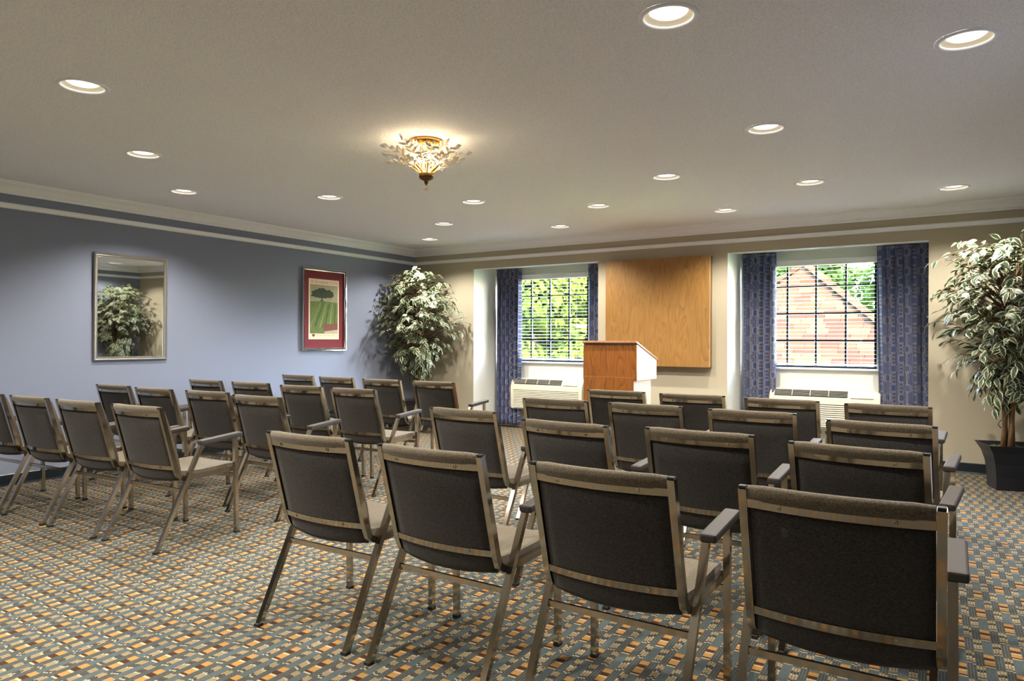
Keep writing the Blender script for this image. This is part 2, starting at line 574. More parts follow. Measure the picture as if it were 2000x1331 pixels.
b = MB().quad((0, YB, 0), (W, YB, 0), (W, 0, 0), (0, 0, 0))
for x0, x1 in ALC:
    b.quad((x0, 0, 0), (x1, 0, 0), (x1, ALC_D, 0), (x0, ALC_D, 0))
struct(b.build('floor', M['carpet']))
struct(MB().quad((0, YB, 0), (0, 0, 0), (0, 0, H), (0, YB, H)).build('wall_left', M['blue_wall']))
struct(MB().quad((W, YB, 0), (W, 0, 0), (W, 0, H), (W, YB, H)).build('wall_right', M['blue_wall']))
struct(MB().quad((0, YB, 0), (W, YB, 0), (W, YB, H), (0, YB, H)).build('wall_rear', M['beige_wall']))
b = MB()
xs = [0, ALC[0][0], ALC[0][1], ALC[1][0], ALC[1][1], W]
for i in range(5):
    z0 = ALC_Z if i in (1, 3) else 0.0
    b.quad((xs[i], 0, z0), (xs[i + 1], 0, z0), (xs[i + 1], 0, H), (xs[i], 0, H))
struct(b.build('wall_back', M['beige_wall']))
for nm, (x0, x1), (w0, w1) in (('wall_alcove_left', ALC[0], WIN[0]), ('wall_alcove_right', ALC[1], WIN[1])):
    b = MB()
    D, zb, zf = ALC_D, ALC_ZB, ALC_Z
    for x in (x0, x1):
        b.quad((x, 0, 0), (x, D, 0), (x, D, zb), (x, 0, zf))
    b.quad((x0, 0, zf), (x1, 0, zf), (x1, D, zb), (x0, D, zb))
    b.quad((x0, D, 0), (w0, D, 0), (w0, D, zb), (x0, D, zb))
    b.quad((w1, D, 0), (x1, D, 0), (x1, D, zb), (w1, D, zb))
    b.quad((w0, D, 0), (w1, D, 0), (w1, D, WZ0), (w0, D, WZ0))
    b.quad((w0, D, WZ1), (w1, D, WZ1), (w1, D, zb), (w0, D, zb))
    D2 = D + 0.08
    b.quad((w0, D, WZ0), (w0, D2, WZ0), (w0, D2, WZ1), (w0, D, WZ1))
    b.quad((w1, D, WZ0), (w1, D2, WZ0), (w1, D2, WZ1), (w1, D, WZ1))
    b.quad((w0, D, WZ1), (w1, D, WZ1), (w1, D2, WZ1), (w0, D2, WZ1))
    b.quad((w0, D, WZ0), (w1, D, WZ0), (w1, D2, WZ0), (w0, D2, WZ0))
    struct(b.build(nm, M['alcove']))

# ceiling with round openings for the recessed lamps
LIGHTS = [  # x, y, label
    (0.886, -0.752, 'recessed downlight nearest the corner plant, leftmost of the row along the windows'),
    (2.733, -0.752, 'recessed downlight in the window row, above the left alcove'),
    (4.536, -0.752, 'recessed downlight in the window row, second from its right end'),
    (6.391, -0.790, 'recessed downlight in the window row, above the right-hand plant'),
    (1.748, -1.560, 'recessed downlight, leftmost of the three in the second ceiling row from the windows'),
    (3.597, -1.596, 'recessed downlight, middle one of the second ceiling row from the windows'),
    (5.435, -1.598, 'recessed downlight, right one of the second ceiling row from the windows'),
    (2.716, -2.361, 'recessed downlight directly beyond the chandelier and right of it'),
    (4.541, -2.372, 'recessed downlight in the third ceiling row, above the right chair block'),
    (1.750, -3.194, 'recessed downlight left of the chandelier, toward the framed poster'),
    (5.463, -3.224, 'recessed downlight right of the chandelier, over the middle of the right chair block'),
    (0.868, -4.009, 'recessed downlight closest to the left wall, above the wall mirror'),
    (6.450, -4.044, 'bright recessed downlight at the upper right edge of the ceiling'),
    (1.752, -4.860, 'recessed downlight at the left, between the mirror and the nearest left lamp'),
    (5.475, -4.900, 'large recessed downlight at the top edge, nearest the camera'),
    (2.751, -5.732, 'large recessed downlight at the upper left of the ceiling')]
HIDDEN = [  # unseen downlights carrying the ceiling grid on, added for the lighting
    (4.54, -5.9, 'added unseen downlight just above the top edge, over the nearest chairs'),
    (1.75, -6.9, 'added unseen downlight out of frame at the left, behind the left chair block'),
    (3.6, -6.9, 'added unseen downlight out of frame, behind the aisle between the chair blocks'),
    (2.7, -8.1, 'added unseen downlight near the rear wall, left of the camera'),
    (4.54, -8.1, 'added unseen downlight near the rear wall, close behind the camera')]
R_HOLE = 0.098
bm = bmesh.new()
edges = []
def loop_edges(pts):
    vs_ = [bm.verts.new(p) for p in pts]
    for i in range(len(vs_)):
        edges.append(bm.edges.new((vs_[i], vs_[(i + 1) % len(vs_)])))
loop_edges([(0, YB, H), (W, YB, H), (W, 0, H), (0, 0, H)])
for x, y, *_ in LIGHTS + HIDDEN:
    loop_edges([(x + R_HOLE * math.cos(2 * math.pi * j / 28), y + R_HOLE * math.sin(2 * math.pi * j / 28), H) for j in range(28)])
bmesh.ops.triangle_fill(bm, use_beauty=True, use_dissolve=False, edges=edges, normal=(0, 0, -1))
me = bpy.data.meshes.new('ceiling')
bm.to_mesh(me)
bm.free()
me.materials.append(M['ceiling'])
struct(link(bpy.data.objects.new('ceiling', me)))

# mouldings run round the whole room with mitred corners
def moulding(name, prof, mat):
    corners = [(0, YB, 1, 1), (W, YB, -1, 1), (W, 0, -1, -1), (0, 0, 1, -1)]
    loops = [[(cx + sx * d, cy + sy * d, z) for d, z in prof] for cx, cy, sx, sy in corners]
    b_ = MB()
    n = len(prof)
    vs_ = [p for lp in loops for p in lp]
    fs_ = []
    for i in range(4):
        k = (i + 1) % 4
        for j in range(n - 1):
            fs_.append((i * n + j, i * n + j + 1, k * n + j + 1, k * n + j))
    b_.add(vs_, fs_)
    return struct(b_.build(name, mat))
moulding('trim_1', [(0.0, 2.342), (0.014, 2.342), (0.016, 2.356), (0.010, 2.360), (0.012, 2.366), (0.020, 2.370), (0.030, 2.385), (0.046, 2.402), (0.064, 2.414), (0.070, 2.418), (0.072, 2.426), (0.080, 2.428), (0.084, 2.44)], M['trim'])
moulding('trim_2', [(0.0, 2.226), (0.012, 2.227), (0.016, 2.232), (0.012, 2.238), (0.013, 2.258), (0.018, 2.263), (0.014, 2.270), (0.0, 2.271)], M['trim'])
def baseboard(name, segs):
    b_ = MB()
    for (xa, ya, xb, yb, nx, ny) in segs:
        t = 0.012
        pr = [(0.0, 0.0), (t + 0.006, 0.0), (t, 0.016), (t, 0.088), (t - 0.005, 0.094), (0.0, 0.094)]
        b_.loft([[(xa + nx * d, ya + ny * d, z) for d, z in pr], [(xb + nx * d, yb + ny * d, z) for d, z in pr]])
    return struct(b_.build(name, M['baseboard']))
baseboard('baseboard_left', [(0, YB, 0, 0, 1, 0)])
baseboard('baseboard_right', [(W, YB, W, 0, -1, 0)])
baseboard('baseboard_back', [(0, 0, ALC[0][0], 0, 0, -1), (ALC[0][1], 0, ALC[1][0], 0, 0, -1), (ALC[1][1], 0, W, 0, 0, -1)])

# ------------------------------------------------------------------ windows, blinds, curtains, heaters
def window(idx, w0, w1):
    yg = 0.645
    o = struct(bpy.data.objects.new('window_%d' % idx, None))
    col.objects.link(o)
    o.location = ((w0 + w1) / 2, yg, WZ0)
    hw, hh = (w1 - w0) / 2, WZ1 - WZ0
    fr = 0.022
    b_ = MB()
    b_.box((-hw + fr / 2, 0, hh / 2), (fr, 0.05, hh)).box((hw - fr / 2, 0, hh / 2), (fr, 0.05, hh))
    b_.box((0, 0, fr / 2), (2 * hw - 2 * fr, 0.05, fr)).box((0, 0, hh - fr / 2), (2 * hw - 2 * fr, 0.05, fr))
    b_.build('window_frame', M['bronze'], o)
    px, pz = 2 * hw / 4, hh / 4
    for i in range(1, 4):
        MB().box((-hw + px * i, 0, hh / 2), (0.020, 0.03, hh - 2 * fr)).build('mullion', M['bronze'], o)
        MB().box((0, 0.002, pz * i), (2 * hw - 2 * fr, 0.022, 0.017)).build('muntin', M['bronze'], o)
    pm = MB().quad((-px / 2, 0, -pz / 2), (px / 2, 0, -pz / 2), (px / 2, 0, pz / 2), (-px / 2, 0, pz / 2)).mesh('pane', M['glass'])
    for i in range(4):
        for j in range(4):
            p = link(bpy.data.objects.new('pane', pm), o)
            p.location = (-hw + px * (i + 0.5), 0.014, pz * (j + 0.5))
    MB().box((0, -0.028, -0.010), (2 * hw + 0.10, 0.075, 0.020), bevel=0.003).build('window_sill', M['trim'], o)
    return o
window(1, *WIN[0])
window(2, *WIN[1])

def blind(w0, w1, label):
    x0, x1 = w0 - 0.035, w1 + 0.035
    yb_, L_ = 0.578, (w1 - w0) + 0.07
    o = thing('venetian_blind', ((x0 + x1) / 2, yb_, WZ0), label, 'blind', 'window blinds')
    MB().box((0, 0.0, 2.035 - WZ0), (L_, 0.07, 0.062), bevel=0.004).build('head_rail', M['white_plastic'], o)
    n, w_ = 25, 0.046
    loops = []
    for xx in (-L_ / 2 + 0.004, L_ / 2 - 0.004):
        top = [(xx, -w_ / 2 + w_ * k / 4, 0.0025 * (1 - ((k - 2) / 2) ** 2) + 0.0008) for k in range(5)]
        bot = [(xx, p[1], p[2] - 0.0016) for p in reversed(top)]
        loops.append(top + bot)
    sm = MB().loft(loops).mesh('slat', M['slat'])
    for i in range(n):
        s_ = link(bpy.data.objects.new('slat', sm), o)
        s_.location = (0, 0, 1.978 - i * 0.0422 - WZ0)
        s_.rotation_euler = (R(random.uniform(-1.5, 1.5)), 0, 0)
    MB().box((0, 0, 0.936 - WZ0), (L_, 0.05, 0.020), bevel=0.004).build('bottom_rail', M['white_plastic'], o)
    for fx in (-0.36, 0.0, 0.36):
        MB().tube([(fx * L_, -0.025, 2.01 - WZ0), (fx * L_, -0.025, 0.94 - WZ0)], 0.0011, 5).build('ladder_cord', M['white_plastic'], o)
    for fx in (-0.36, 0.0, 0.36):
        MB().box((fx * L_, -0.026, 0.926 - WZ0), (0.014, 0.006, 0.012)).build('rail_clip', M['vent_grey'], o)
blind(*WIN[0], 'white slatted blind in the left window, lowered in front of the green trees')
blind(*WIN[1], 'white slatted blind in the right window, in front of the shingled roof')

def curtain(xa, xb, ztop, label, folds, seed, lean=0.0):
    rnd = random.Random(seed)
    yc, z0 = 0.495, 0.035
    nx, nz = folds * 10, 26
    wid = xb - xa
    ph = [rnd.uniform(-0.5, 0.5) for _ in range(folds + 3)]
    o = thing('curtain_panel', ((xa + xb) / 2, yc, z0), label, 'curtain', 'blue patterned curtains')
    b_ = MB()
    uv = []
    flat = wid * 1.6
    for side in (0, 1):
        for iz in range(nz + 1):
            tz = iz / nz
            z = (ztop - z0) * tz
            amp = 0.018 + 0.022 * min(1.0, (1 - tz) * 3.0)
            if tz > 0.95:
                amp *= 0.55
            for ix in range(nx + 1):
                tx = ix / nx
                a = tx * folds * 2 * math.pi
                k = int(tx * folds)
                w_ = math.sin(a + 0.5 * math.sin(2.2 * tz + ph[k])) + 0.25 * math.sin(2 * a + ph[0] * 4 + 1.5 * tz)
                xx = -wid / 2 + wid * tx + 0.010 * math.sin(2 * a + 1.0) + lean * (1 - tz) * (0.4 + 0.6 * (tx if lean < 0 else 1 - tx))
                yy = amp * w_ + (0.003 if side else 0.0)
                b_.v.append((xx, yy, z + (0.004 * math.sin(a) if iz == nz else 0)))
                uv.append((tx * flat, z))
    n1 = (nx + 1) * (nz + 1)
    for s_ in (0, 1):
        for iz in range(nz):
            for ix in range(nx):
                i = s_ * n1 + iz * (nx + 1) + ix
                b_.f.append((i, i + 1, i + nx + 2, i + nx + 1))
    for iz in range(nz):
        for ix in (0, nx):
            i = iz * (nx + 1) + ix
            b_.f.append((i, i + nx + 1, n1 + i + nx + 1, n1 + i))
    for ix in range(nx):
        for iz in (0, nz):
            i = iz * (nx + 1) + ix
            b_.f.append((i, i + 1, n1 + i + 1, n1 + i))
    b_.uv = uv
    b_.build('cloth', M['curtain'], o, smooth=True)
    # gathered heading tape along the top
    hv = MB()
    loops = []
    for ix in range(nx + 1):
        tx = ix / nx
        p = b_.v[nz * (nx + 1) + ix]
        loops.append([(p[0], p[1] - 0.004, ztop - z0 - 0.030), (p[0], p[1] - 0.004, ztop - z0 - 0.002), (p[0], p[1] + 0.007, ztop - z0 - 0.002), (p[0], p[1] + 0.007, ztop - z0 - 0.030)])
    hv.loft(loops)
    hv.uv = [(ix / nx * flat, 2.0 + 0.01 * k) for ix in range(nx + 1) for k in range(4)]
    hv.build('heading', M['curtain'], o, smooth=True)
curtain(1.046, 1.445, 2.158, 'dark blue curtain in the left alcove, hanging at its left side', 6, 11)
curtain(2.445, 2.815, 2.158, 'narrow visible blue curtain at the right side of the left window', 5, 12)
curtain(4.375, 4.735, 2.158, 'blue curtain left of the window with the roof view', 5, 13)
curtain(5.715, 6.172, 2.158, 'wide blue curtain at the right of the roof-view window', 6, 14, lean=0.03)

def heater(x0, x1, label):
    L_, z0 = x1 - x0, 0.262
    o = thing('wall_heater', ((x0 + x1) / 2, ALC_D, z0), label, 'air conditioner', 'wall air conditioners')
    yb_ = -0.001
    prof = [(yb_, 0.0), (-0.160, 0.0), (-0.175, 0.006), (-0.180, 0.022), (-0.180, 0.292), (-0.174, 0.325), (-0.158, 0.362), (-0.136, 0.390), (-0.108, 0.404), (-0.075, 0.410), (yb_, 0.410)]
    def loop(x, ins):
        cy = -0.09; cz = 0.2
        return [(x, cy + (p[0] - cy) * (1 - ins), cz + (p[1] - cz) * (1 - ins)) for p in prof]
    b_ = MB().loft([loop(-L_ / 2, 0.10), loop(-L_ / 2 + 0.006, 0.05), loop(-L_ / 2 + 0.02, 0.0), loop(L_ / 2 - 0.02, 0.0), loop(L_ / 2 - 0.006, 0.05), loop(L_ / 2, 0.10)])
    body = b_.build('housing', M['cream_plastic'], o)
    for p in body.data.polygons:
        p.use_smooth = True
    smooth_angle(body.data, 30)
    # discharge grille on the sloping top edge
    s0, s1 = Vector((-0.171, 0.336)), Vector((-0.124, 0.398))
    gd = (s1 - s0).normalized()
    gn = Vector((-gd.y, gd.x))
    ang = math.atan2(gd.y, gd.x)
    vx0, vx1 = -L_ / 2 + 0.055, L_ / 2 - 0.30
    mid = (s0 + s1) / 2
    rotm = Matrix.Rotation(ang, 4, 'X')
    def on(x, s_, off, dx, ds, dn, name, mat):
        c = s0 + gd * s_ + gn * off
        return MB().box((x, c.x, c.y), (dx, ds, dn), rot=rotm).build(name, mat, o)
    ln = (s1 - s0).length
    on((vx0 + vx1) / 2, ln / 2, 0.006, vx1 - vx0, ln, 0.004, 'vent_opening', M['dark_gap'])
    for k in range(5):
        on((vx0 + vx1) / 2, ln * (k + 0.5) / 5, 0.0105, vx1 - vx0, 0.004, 0.005, 'vent_slat', M['vent_grey'])
    for k in range(1, 4):
        on(vx0 + (vx1 - vx0) * k / 4, ln / 2, 0.012, 0.006, ln, 0.006, 'vent_divider', M['cream_plastic'])
    # control door at the right
    on(L_ / 2 - 0.165, ln / 2, 0.006, 0.215, ln + 0.01, 0.010, 'control_door', M['cream_plastic'])
    # louvred front grille
    MB().box((0, -0.181, 0.148), (L_ - 0.10, 0.003, 0.252)).build('grille_opening', M['dark_gap'], o)
    for k in range(12):
        MB().box((0, -0.186, 0.030 + k * 0.0215), (L_ - 0.098, 0.014, 0.0135), rot=Matrix.Rotation(R(-12), 4, 'X')).build('louver', M['cream_plastic'], o)
heater(1.318, 2.395, 'cream wall air conditioner below the left window, partly behind the lectern')
heater(4.683, 5.762, 'cream wall air conditioner below the roof-view window, behind the chairs')

# ------------------------------------------------------------------ ceiling lamps
def make_downlight():
    o = bpy.data.objects.new('recessed_downlight', None)
    col.objects.link(o)
    tr = MB()
    prof = [(0.094, 0.004), (0.094, -0.001), (0.099, -0.007), (0.110, -0.007), (0.117, -0.003), (0.117, 0.0), (0.108, 0.002)]
    n = 36
    loops = [[(r * math.cos(2 * math.pi * j / n), r * math.sin(2 * math.pi * j / n), z) for j in range(n)] for r, z in prof]
    tr.loft(loops + [loops[0]], True, False)
    tr.build('trim_ring', M['trim'], o, smooth=True)
    bf = MB()
    prof = [(0.094, 0.003), (0.091, 0.008), (0.084, 0.015), (0.074, 0.020)]
    bf.lathe(prof, n, cap=False)
    bf.build('baffle', M['baffle'], o, smooth=True)
    MB().lathe([(0.074, 0.020), (0.064, 0.013), (0.036, 0.008), (0.004, 0.006)], n).build('lamp', M['lamp_face'], o, smooth=True)
    can = MB()
    can.lathe([(0.070, 0.030), (0.0985, 0.030), (0.0985, 0.002)], n, cap=False)
    can.build('can', M['vent_grey'], o)
    ld = bpy.data.lights.new('downlight_beam', 'SPOT')
    ld.energy = DOWNLIGHT_W
    ld.color = LAMP_COLOR
    ld.spot_size = R(136)
    ld.spot_blend = 0.6
    ld.shadow_soft_size = 0.025
    lo = link(bpy.data.objects.new('downlight_beam', ld), o)
    lo.location = (0, 0, -0.008)
    return o
dl = make_downlight()
for i, (x, y, lab) in enumerate(LIGHTS):
    o = dl if i == 0 else copy_tree(dl)
    o.location = (x, y, H)
    tag(o, lab, 'downlight', 'recessed ceiling downlights')
for x, y, lab in HIDDEN:
    o = copy_tree(dl)
    o.location = (x, y, H)
    tag(o, lab, 'downlight', 'recessed ceiling downlights')

def chandelier():
    o = thing('crystal_chandelier', (3.594, -4.088, H), 'gold flush ceiling chandelier with crystal leaf sprays and glass drop', 'chandelier')
    MB().lathe([(0.101, 0.0), (0.103, -0.010), (0.098, -0.030), (0.090, -0.040), (0.060, -0.046), (0.015, -0.048)], 36).build('canopy', M['gold'], o, smooth=True)
    MB().lathe([(0.011, -0.045), (0.011, -0.20)], 12).build('stem', M['gold'], o, smooth=True)
    MB().lathe([(0.044, -0.222), (0.048, -0.230), (0.040, -0.242), (0.020, -0.252), (0.012, -0.256), (0.014, -0.264), (0.006, -0.276), (0.003, -0.282)], 20).build('bowl', M['antique'], o, smooth=True)
    MB().lathe([(0.030, -0.195), (0.046, -0.205), (0.050, -0.222), (0.044, -0.228)], 20).build('collar', M['gold'], o, smooth=True)
    MB().lathe([(0.002, -0.281), (0.012, -0.285), (0.019, -0.294), (0.019, -0.302), (0.012, -0.312), (0.002, -0.316)], 10).build('crystal_drop', M['crystal'], o)
    rnd = random.Random(3)
    # petal: faceted pointed crystal leaf
    pv = [(0, 0, 0), (0.011, 0.014, 0), (0.008, 0.030, 0), (0, 0.043, 0), (-0.008, 0.030, 0), (-0.011, 0.014, 0), (0, 0.02, 0.006), (0, 0.02, -0.006)]
    pf = [(i, (i + 1) % 6, 6) for i in range(6)] + [((i + 1) % 6, i, 7) for i in range(6)]
    pm = MB().add(pv, pf).mesh('crystal_petal', M['crystal'])
    arms = []
    for ring, (na, r1, z1, bow) in enumerate(((9, 0.245, -0.075, 0.03), (9, 0.20, -0.135, 0.02), (7, 0.14, -0.06, 0.05))):
        for k in range(na):
            a = 2 * math.pi * (k + 0.5 * ring) / na + rnd.uniform(-0.08, 0.08)
            zz = z1 + rnd.uniform(-0.02, 0.02)
            rr = r1 * rnd.uniform(0.93, 1.05)
            pts = []
            for q in range(7):
                t = q / 6
                r = 0.035 + (rr - 0.035) * t
                z = -0.205 + (zz + 0.205) * t ** 1.15 + bow * math.sin(math.pi * t)
                pts.append(Vector((r * math.cos(a), r * math.sin(a), z)))
            MB().tube(pts, 0.0016, 5).build('arm', M['gold'], o, smooth=True)
            arms.append((a, pts))
    for a, pts in arms:
        for q in range(2, 7):
            for sd in ((-1, 1) if q < 6 else (0,)):
                d = (pts[q] - pts[q - 1]).normalized()
                side = Vector((-math.sin(a), math.cos(a), 0)) * sd
                yv = (d * 0.7 + side * 0.9 + Vector((0, 0, rnd.uniform(-0.3, 0.35)))).normalized()
                zv = yv.cross(Vector((math.cos(a), math.sin(a), 0.3))).normalized()
                xv = yv.cross(zv)
                zv = xv.cross(yv)
                p = link(bpy.data.objects.new('crystal_petal', pm), o)
                sc = rnd.uniform(1.05, 1.5)
                p.matrix_local = Matrix.Translation(pts[q]) @ Matrix((xv, yv, zv)).transposed().to_4x4() @ Matrix.Scale(sc, 4)
    for k in range(6):
        a = 2 * math.pi * k / 6 + 0.3
        x, y = 0.095 * math.cos(a), 0.095 * math.sin(a)
        sk = MB().tube([(0.03 * math.cos(a), 0.03 * math.sin(a), -0.20), (x, y, -0.150)], 0.006, 8).build('lamp_socket', M['antique'], o, smooth=True)
        bl = MB().lathe([(0.004, 0.0), (0.010, 0.010), (0.0115, 0.022), (0.008, 0.038), (0.002, 0.050)], 10, c=(x * 1.04, y * 1.04, -0.150)).build('bulb', M['bulb'], o, smooth=True)
    ld = bpy.data.lights.new('chandelier_glow', 'POINT')
    ld.energy = CHANDELIER_W
    ld.color = (1.0, 0.80, 0.52)
    ld.shadow_soft_size = 0.10
    lo = link(bpy.data.objects.new('chandelier_glow', ld), o)
    lo.location = (0, 0, -0.150)
chandelier()

# ------------------------------------------------------------------ things on the walls
def mirror():
    y0, y1, z0, z1 = -4.318, -3.643, 0.990, 1.951
    w, h = y1 - y0, z1 - z0
    o = thing('wall_mirror', (0, (y0 + y1) / 2, z0), 'silver-framed mirror on the blue wall, reflecting the right-hand plant', 'mirror')
    o.rotation_euler = (0, R(0.5), 0)
    fr = 0.032
    # mitred frame, four sides
    prof = [(0.0, 0.002), (0.0, 0.022), (0.006, 0.028), (0.014, 0.026), (0.020, 0.020), (0.026, 0.021), (fr, 0.014), (fr, 0.002)]
    def ring(d, x):
        return [(x, -w / 2 + d, d), (x, w / 2 - d, d), (x, w / 2 - d, h - d), (x, -w / 2 + d, h - d)]
    rings = [ring(d, x) for d, x in prof]
    for k, nm in enumerate(('frame_rail', 'frame_stile', 'frame_rail', 'frame_stile')):
        k2 = (k + 1) % 4
        MB().loft([[r[k] for r in rings], [r[k2] for r in rings]]).build(nm, M['silver_frame'], o)
    MB().quad((0.012, -w / 2 + fr - 0.004, fr - 0.004), (0.012, w / 2 - fr + 0.004, fr - 0.004), (0.012, w / 2 - fr + 0.004, h - fr + 0.004), (0.012, -w / 2 + fr - 0.004, h - fr + 0.004)).build('mirror_glass', M['mirror'], o)
mirror()

def flat_poly(pts, x):
    return MB().add([(x, p[0], p[1]) for p in pts], [tuple(range(len(pts)))])

def poster():
    y0, y1, z0, z1 = -2.005, -1.322, 1.052, 2.030
    w, h = y1 - y0, z1 - z0
    o = thing('framed_poster', (0, (y0 + y1) / 2, z0), 'chrome-framed vineyard poster with a dark red mat', 'picture')
    prof_o = [(0.0, 0.002), (0.0, 0.034), (0.008, 0.034), (0.009, 0.020)]
    prof_g = [(0.009, 0.010), (0.009, 0.031), (0.020, 0.031), (0.020, 0.010)]
    prof_i = [(0.020, 0.010), (0.020, 0.029), (0.031, 0.025), (0.031, 0.006)]
    def ring(d, x):
        return [(x, -w / 2 + d, d), (x, w / 2 - d, d), (x, w / 2 - d, h - d), (x, -w / 2 + d, h - d)]
    for pr, mt, nm in ((prof_o, 'chrome', 'outer_frame'), (prof_g, 'black_rubber', 'frame_groove'), (prof_i, 'chrome', 'inner_frame')):
        rings = [ring(d, x) for d, x in pr]
        b_ = MB()
        for k in range(4):
            k2 = (k + 1) % 4
            b_.loft([[r[k] for r in rings], [r[k2] for r in rings]])
        b_.build(nm, M[mt], o)
    x = 0.008
    MB().box((x - 0.002, 0, h / 2), (0.004, w - 0.05, h - 0.05)).build('mat_board', M['maroon'], o)
    a0, a1, c0, c1 = -w / 2 + 0.105, w / 2 - 0.105, 0.135, h - 0.125
    pr = MB().box((x + 0.001, (a0 + a1) / 2, (c0 + c1) / 2), (0.002, a1 - a0, c1 - c0)).build('print', M['paper'], o)
    aw, ch = a1 - a0, c1 - c0
    def Q(u, v):
        return (a0 + aw * u, c0 + ch * v)
    xx = x + 0.0024
    def paint(c, sc=40, amt=0.18):
        key = 'ink_%d_%d_%d' % c
        if key not in M:
            M[key] = plain(key, srgb(*c), 0.85, 0, sc, amt)
        return M[key]
    flat_poly([Q(0.04, 0.56), Q(0.96, 0.56), Q(0.96, 0.905), Q(0.04, 0.905)], xx).build('painted_sky', paint((150, 146, 118), 14, 0.25), pr)
    flat_poly([Q(0.04, 0.095), Q(0.96, 0.095), Q(0.96, 0.62), Q(0.5, 0.635), Q(0.04, 0.625)], xx + 0.0004).build('painted_field', paint((96, 112, 62), 20, 0.35), pr)
    for k in range(9):
        u = 0.02 + 0.16 * k
        t = 0.36 + 0.05 * k
        c_ = [min(0.955, max(0.045, q)) for q in (u, u + 0.05, t + 0.03 + u * 0.3, t + u * 0.3)]
        flat_poly([Q(c_[0], 0.20 + 0.03 * (k % 2)), Q(c_[1], 0.20), Q(c_[2], 0.61), Q(c_[3], 0.61)], xx + 0.0008).build('painted_vine_row', paint((70, 92, 48) if k % 2 else (124, 138, 74), 40, 0.3), pr)
    flat_poly([Q(0.42, 0.235), Q(0.96, 0.28), Q(0.96, 0.17), Q(0.50, 0.135)], xx + 0.0012).build('painted_roof', paint((116, 74, 66), 60, 0.2), pr)
    flat_poly([Q(0.52, 0.097), Q(0.96, 0.097), Q(0.96, 0.165), Q(0.50, 0.13)], xx + 0.0012).build('painted_wall', paint((176, 164, 140), 60, 0.15), pr)
    crown = []
    rnd = random.Random(5)
    for k in range(34):
        a = 2 * math.pi * k / 34
        r = 1 + 0.13 * rnd.uniform(-1, 1)
        v = 0.11 * math.sin(a) * r if math.sin(a) > 0 else 0.05 * math.sin(a) * r
        crown.append(Q(0.43 + 0.37 * math.cos(a) * r, 0.735 + v))
    flat_poly(crown, xx + 0.0016).build('painted_tree_crown', paint((52, 62, 46), 60, 0.35), pr)
    flat_poly([Q(0.36, 0.625), Q(0.50, 0.625), Q(0.45, 0.665), Q(0.47, 0.72), Q(0.37, 0.72), Q(0.41, 0.665)], xx + 0.0014).build('painted_trunk', paint((80, 80, 72), 60, 0.2), pr)
    # narrow letter-like strokes of the (illegible) title and caption lines
    for v0, v1, cl, u0_, u1_ in ((0.925, 0.968, (164, 118, 92), 0.07, 0.93), (0.052, 0.078, (168, 150, 128), 0.24, 0.92)):
        b_ = MB()
        u = u0_
        while u < u1_:
            ww = rnd.uniform(0.010, 0.022)
            if rnd.random() > 0.16:
                b_.quad(*[(xx, *q) for q in (Q(u, v0), Q(u + ww * 0.55, v0), Q(u + ww * 0.55, v1), Q(u, v1))])
                if rnd.random() > 0.4:
                    vm = rnd.choice((v0, v1 - 0.010, (v0 + v1) / 2))
                    b_.quad(*[(xx, *q) for q in (Q(u, vm), Q(u + ww * 1.3, vm), Q(u + ww * 1.3, vm + 0.010), Q(u, vm + 0.010))])
            u += ww + 0.014
        b_.build('lettering', paint(cl, 50, 0.15), pr)
    flat_poly([Q(0.155, 0.036), Q(0.20, 0.06), Q(0.21, 0.075), Q(0.18, 0.087), Q(0.13, 0.087), Q(0.10, 0.072), Q(0.12, 0.055)], xx).build('emblem', paint((112, 56, 56), 60, 0.2), pr)
poster()

def oak_panel():
    x0, x1, z0, z1, t = 2.976, 4.190, 0.900, 2.104, 0.10
    w, h = x1 - x0, z1 - z0
    o = thing('whiteboard_cabinet', ((x0 + x1) / 2, 0, z0), 'square golden oak cabinet panel on the wall between the two windows', 'cabinet')
    MB().box((0, -t / 2 + 0.010, h / 2), (w - 0.006, t - 0.022, h - 0.006)).build('case', M['oak'], o)
    for s in (-1, 1):
        MB().box((s * w / 4, -t + 0.0105, h / 2), (w / 2 - 0.0008, 0.021, h), bevel=0.0015).build('door', M['oak'], o)
    MB().box((w / 2 + 0.0006, -t + 0.011, h / 2), (0.0016, 0.016, h - 0.002)).build('edge_band', M['edge_band'], o)
oak_panel()

